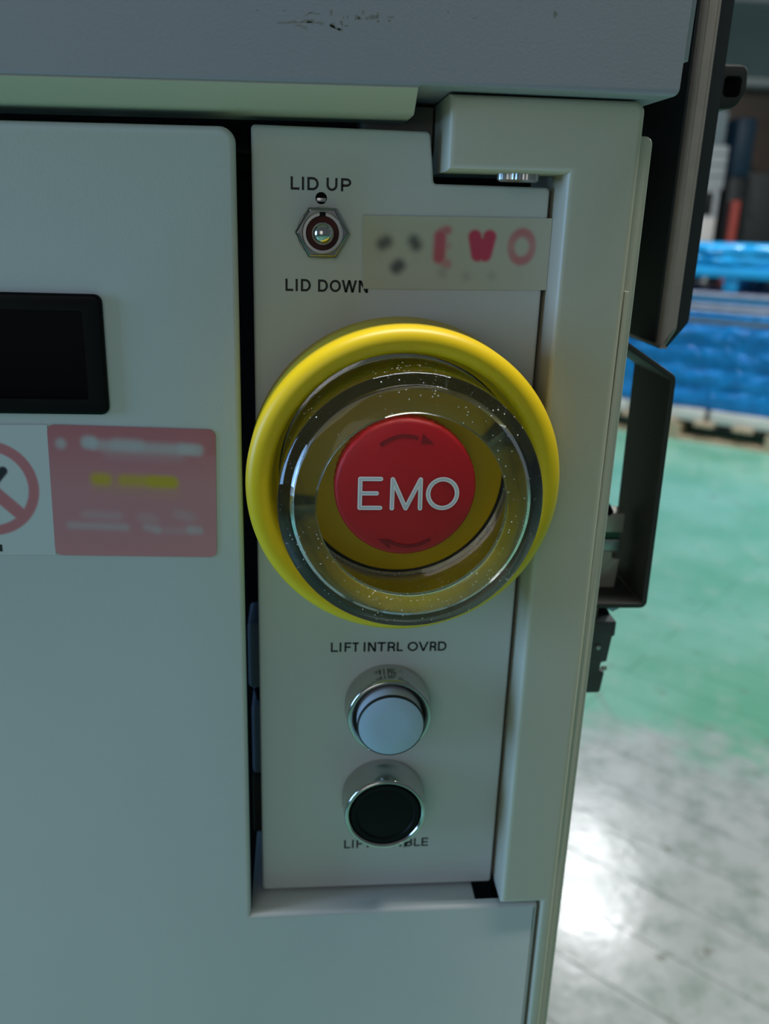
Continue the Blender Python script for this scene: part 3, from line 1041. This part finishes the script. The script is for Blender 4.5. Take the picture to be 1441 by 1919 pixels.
S0, S1 = -760, 640
pl = thing('wooden_pallet', (PX, PY, -ZF), 'pale wooden pallet carrying the blue wrapped load on the green floor', 'pallet')
for i in range(7):
    s = S0 + (S1 - S0 - 110) * i / 6
    emit('deck_board', ob(None, s, 0, 92, s + 110, 1000, 112), M['wood'], pl, smooth=0)
for s in (S0, -115, S1 - 140):
    for t in (0, 430, 860):
        emit('block', ob(None, s, t, 20, s + 140, t + 140, 92), M['wood'], pl, smooth=0)
for t in (0, 430, 860):
    emit('bottom_board', ob(None, S0, t, 0, S1, t + 110, 20), M['wood'], pl, smooth=0)
for i, s in enumerate((S0 + 20, -292, 176)):
    w_ = 436
    lab = ['white carton at the far end of the pallet under the blue wrapped stack', 'white carton in the middle of the pallet under the blue wrapped stack', 'white carton at the near end of the pallet under the blue wrapped stack'][i]
    o = emit('carton', ob(None, s, 30, 113, s + w_, 960, 186, 6), M['carton'], origin=(PX, PY, -ZF + 113))
    ang = math.atan2(du.y, du.x)
    o.data.transform(Matrix.Rotation(-ang, 4, 'Z'))
    o.rotation_euler.z = ang
    setp(o, lab, 'box', 'white cartons on the pallet')


def wrapped(s0, s1, t0, t1, z0, z1, amp, mat_, nlay):
    """a block of stacked goods under film: layered, bulging and creased"""
    bm = bmesh.new()
    nz, ns = nlay * 5, 26
    per = []
    for k in range(ns): per.append((s0 + (s1 - s0) * k / ns, t0, 0, -1))
    for k in range(10): per.append((s1, t0 + (t1 - t0) * k / 10, 1, 0))
    for k in range(ns): per.append((s1 - (s1 - s0) * k / ns, t1, 0, 1))
    for k in range(10): per.append((s0, t1 - (t1 - t0) * k / 10, -1, 0))
    rows = []
    for j in range(nz + 1):
        f = j / nz
        lay = abs(math.sin(PI * f * nlay))
        row = []
        for (s, t, a, b) in per:
            d = amp * (lay - .6) + random.uniform(-amp, amp) * .9
            ss, tt = s + a * d, t + b * d
            row.append(bm.verts.new((PX + du.x * ss + dv.x * tt, PY + du.y * ss + dv.y * tt, z0 + (z1 - z0) * f - ZF + random.uniform(-6, 6) * (0 < j < nz))))
        rows.append(row)
    n_ = len(per)
    for a, b in zip(rows, rows[1:]):
        for k in range(n_): bm.faces.new((a[k - 1], a[k], b[k], b[k - 1]))
    bm.faces.new(rows[0])
    bm.faces.new(rows[-1])
    return bm


o = emit('wrapped_load', wrapped(S0 + 30, S1 - 30, 40, 940, 188, 670, 14, M['film'], 4), M['film'], origin=(PX, PY, -ZF + 188), smooth=60)
setp(o, 'deep blue film wrapped block of goods standing on the white cartons', 'package')
tr = thing('tray_stack', (PX, PY, -ZF + 672), 'grey stacked trays between the deep blue block and the light blue pallet', 'trays')
for k in range(6):
    z = 674 + k * 29
    emit('tray', ob(None, S0 + 40 + random.uniform(-6, 6), 45 + random.uniform(-8, 8), z, S1 - 40 + random.uniform(-6, 6), 930, z + 25, 5), [M['tray'], M['film'], M['tray'], M['tray'], M['cyan'], M['tray']][k % 6], tr)
bp_ = thing('plastic_pallet', (PX, PY, -ZF + 848), 'light blue plastic pallet with feet lying on the grey trays', 'pallet')
for s in (-640, -230, 175, 560):
    for t in (45, 450, 860):
        emit('foot', ob(None, s - 40, t, 849, s + 40, t + 90, 925, 10), M['cyan'], bp_)
emit('deck', ob(None, S0 + 20, 30, 925, S1 - 20, 950, 985, 10), M['cyan'], bp_)
o = emit('film_bundle', wrapped(S0 + 30, S1 - 30, 40, 940, 986, 1098, 12, M['cyan'], 2), M['cyan'], origin=(PX, PY, -ZF + 986), smooth=60)
setp(o, 'light blue wrapped bundle lying on the plastic pallet at the top of the stack', 'package')

eq = thing('equipment_cabinet', (2900, 6500, -ZF), 'pale grey equipment cabinet with small dark panel behind the blue wrapped stack', 'cabinet')
emit('body', boxbm(2300, 6500, -ZF, 3060, 7200, 330, 12), M['cabinet_white'], eq)
emit('upper_body', boxbm(2300, 6520, 332, 3090, 7200, 640, 12), M['cabinet_white'], eq)
emit('top_module', boxbm(2300, 6540, 642, 3060, 7200, 880, 12), mat('grey_blue_module', (.22, .26, .27), .5), eq)
emit('dark_panel', boxbm(2880, 6486, 150, 3010, 6502, 312, 4), M['dark_machine'], eq)
emit('drawer', boxbm(2860, 6488, -200, 3050, 6502, 130, 4), M['carton'], eq)
for z in (420, 500, 575): emit('seam', boxbm(2310, 6516, z, 3085, 6522, z + 8), M['connector'], eq, smooth=0)

nv = thing('navy_machine', (3190, 6450, -ZF), 'navy blue upright machine housing with darker foot, beside the pale cabinet', 'machine')
emit('housing', boxbm(3110, 6450, 420, 3250, 6900, 830, 20), M['navy'], nv)
emit('base', boxbm(3100, 6440, -ZF, 3260, 6900, 420, 14), M['dark_machine'], nv)
rp = thing('red_post', (3165, 6360, -ZF), 'red orange post standing in front of the dark machines', 'post')
emit('shaft', boxbm(3110, 6360, -ZF + 10, 3168, 6410, 255, 8), M['red_paint'], rp)
emit('foot_plate', boxbm(3080, 6330, -ZF, 3200, 6430, -ZF + 10, 2), M['red_paint'], rp)
dm = thing('dark_machine', (3600, 6520, -ZF), 'black machine block behind the stack, under the brown panel', 'machine')
emit('casing', boxbm(3268, 6520, -ZF, 4300, 7100, 470, 16), M['dark_machine'], dm)
emit('handle', boxbm(3330, 6490, 140, 3350, 6520, 330, 6), M['connector'], dm)
br = thing('brown_cupboard', (3700, 6700, -ZF), 'tall brown cupboard rising behind the black machine block', 'cupboard')
emit('body', boxbm(3290, 7150, -ZF, 4300, 7600, 1120, 10), M['brown_panel'], br)
emit('door', boxbm(3310, 7136, -ZF + 80, 3780, 7150, 1100, 4), M['brown_panel'], br)
be = thing('pale_gantry', (3160, 6700, -ZF), 'pale grey slim upright with a crossbeam above the navy machine', 'gantry')
emit('upright', boxbm(3150, 6960, -ZF, 3195, 7005, 1110, 4), M['beam'], be)
emit('crossbeam', boxbm(3120, 6950, 1110, 4400, 7010, 1165, 4), M['beam'], be)
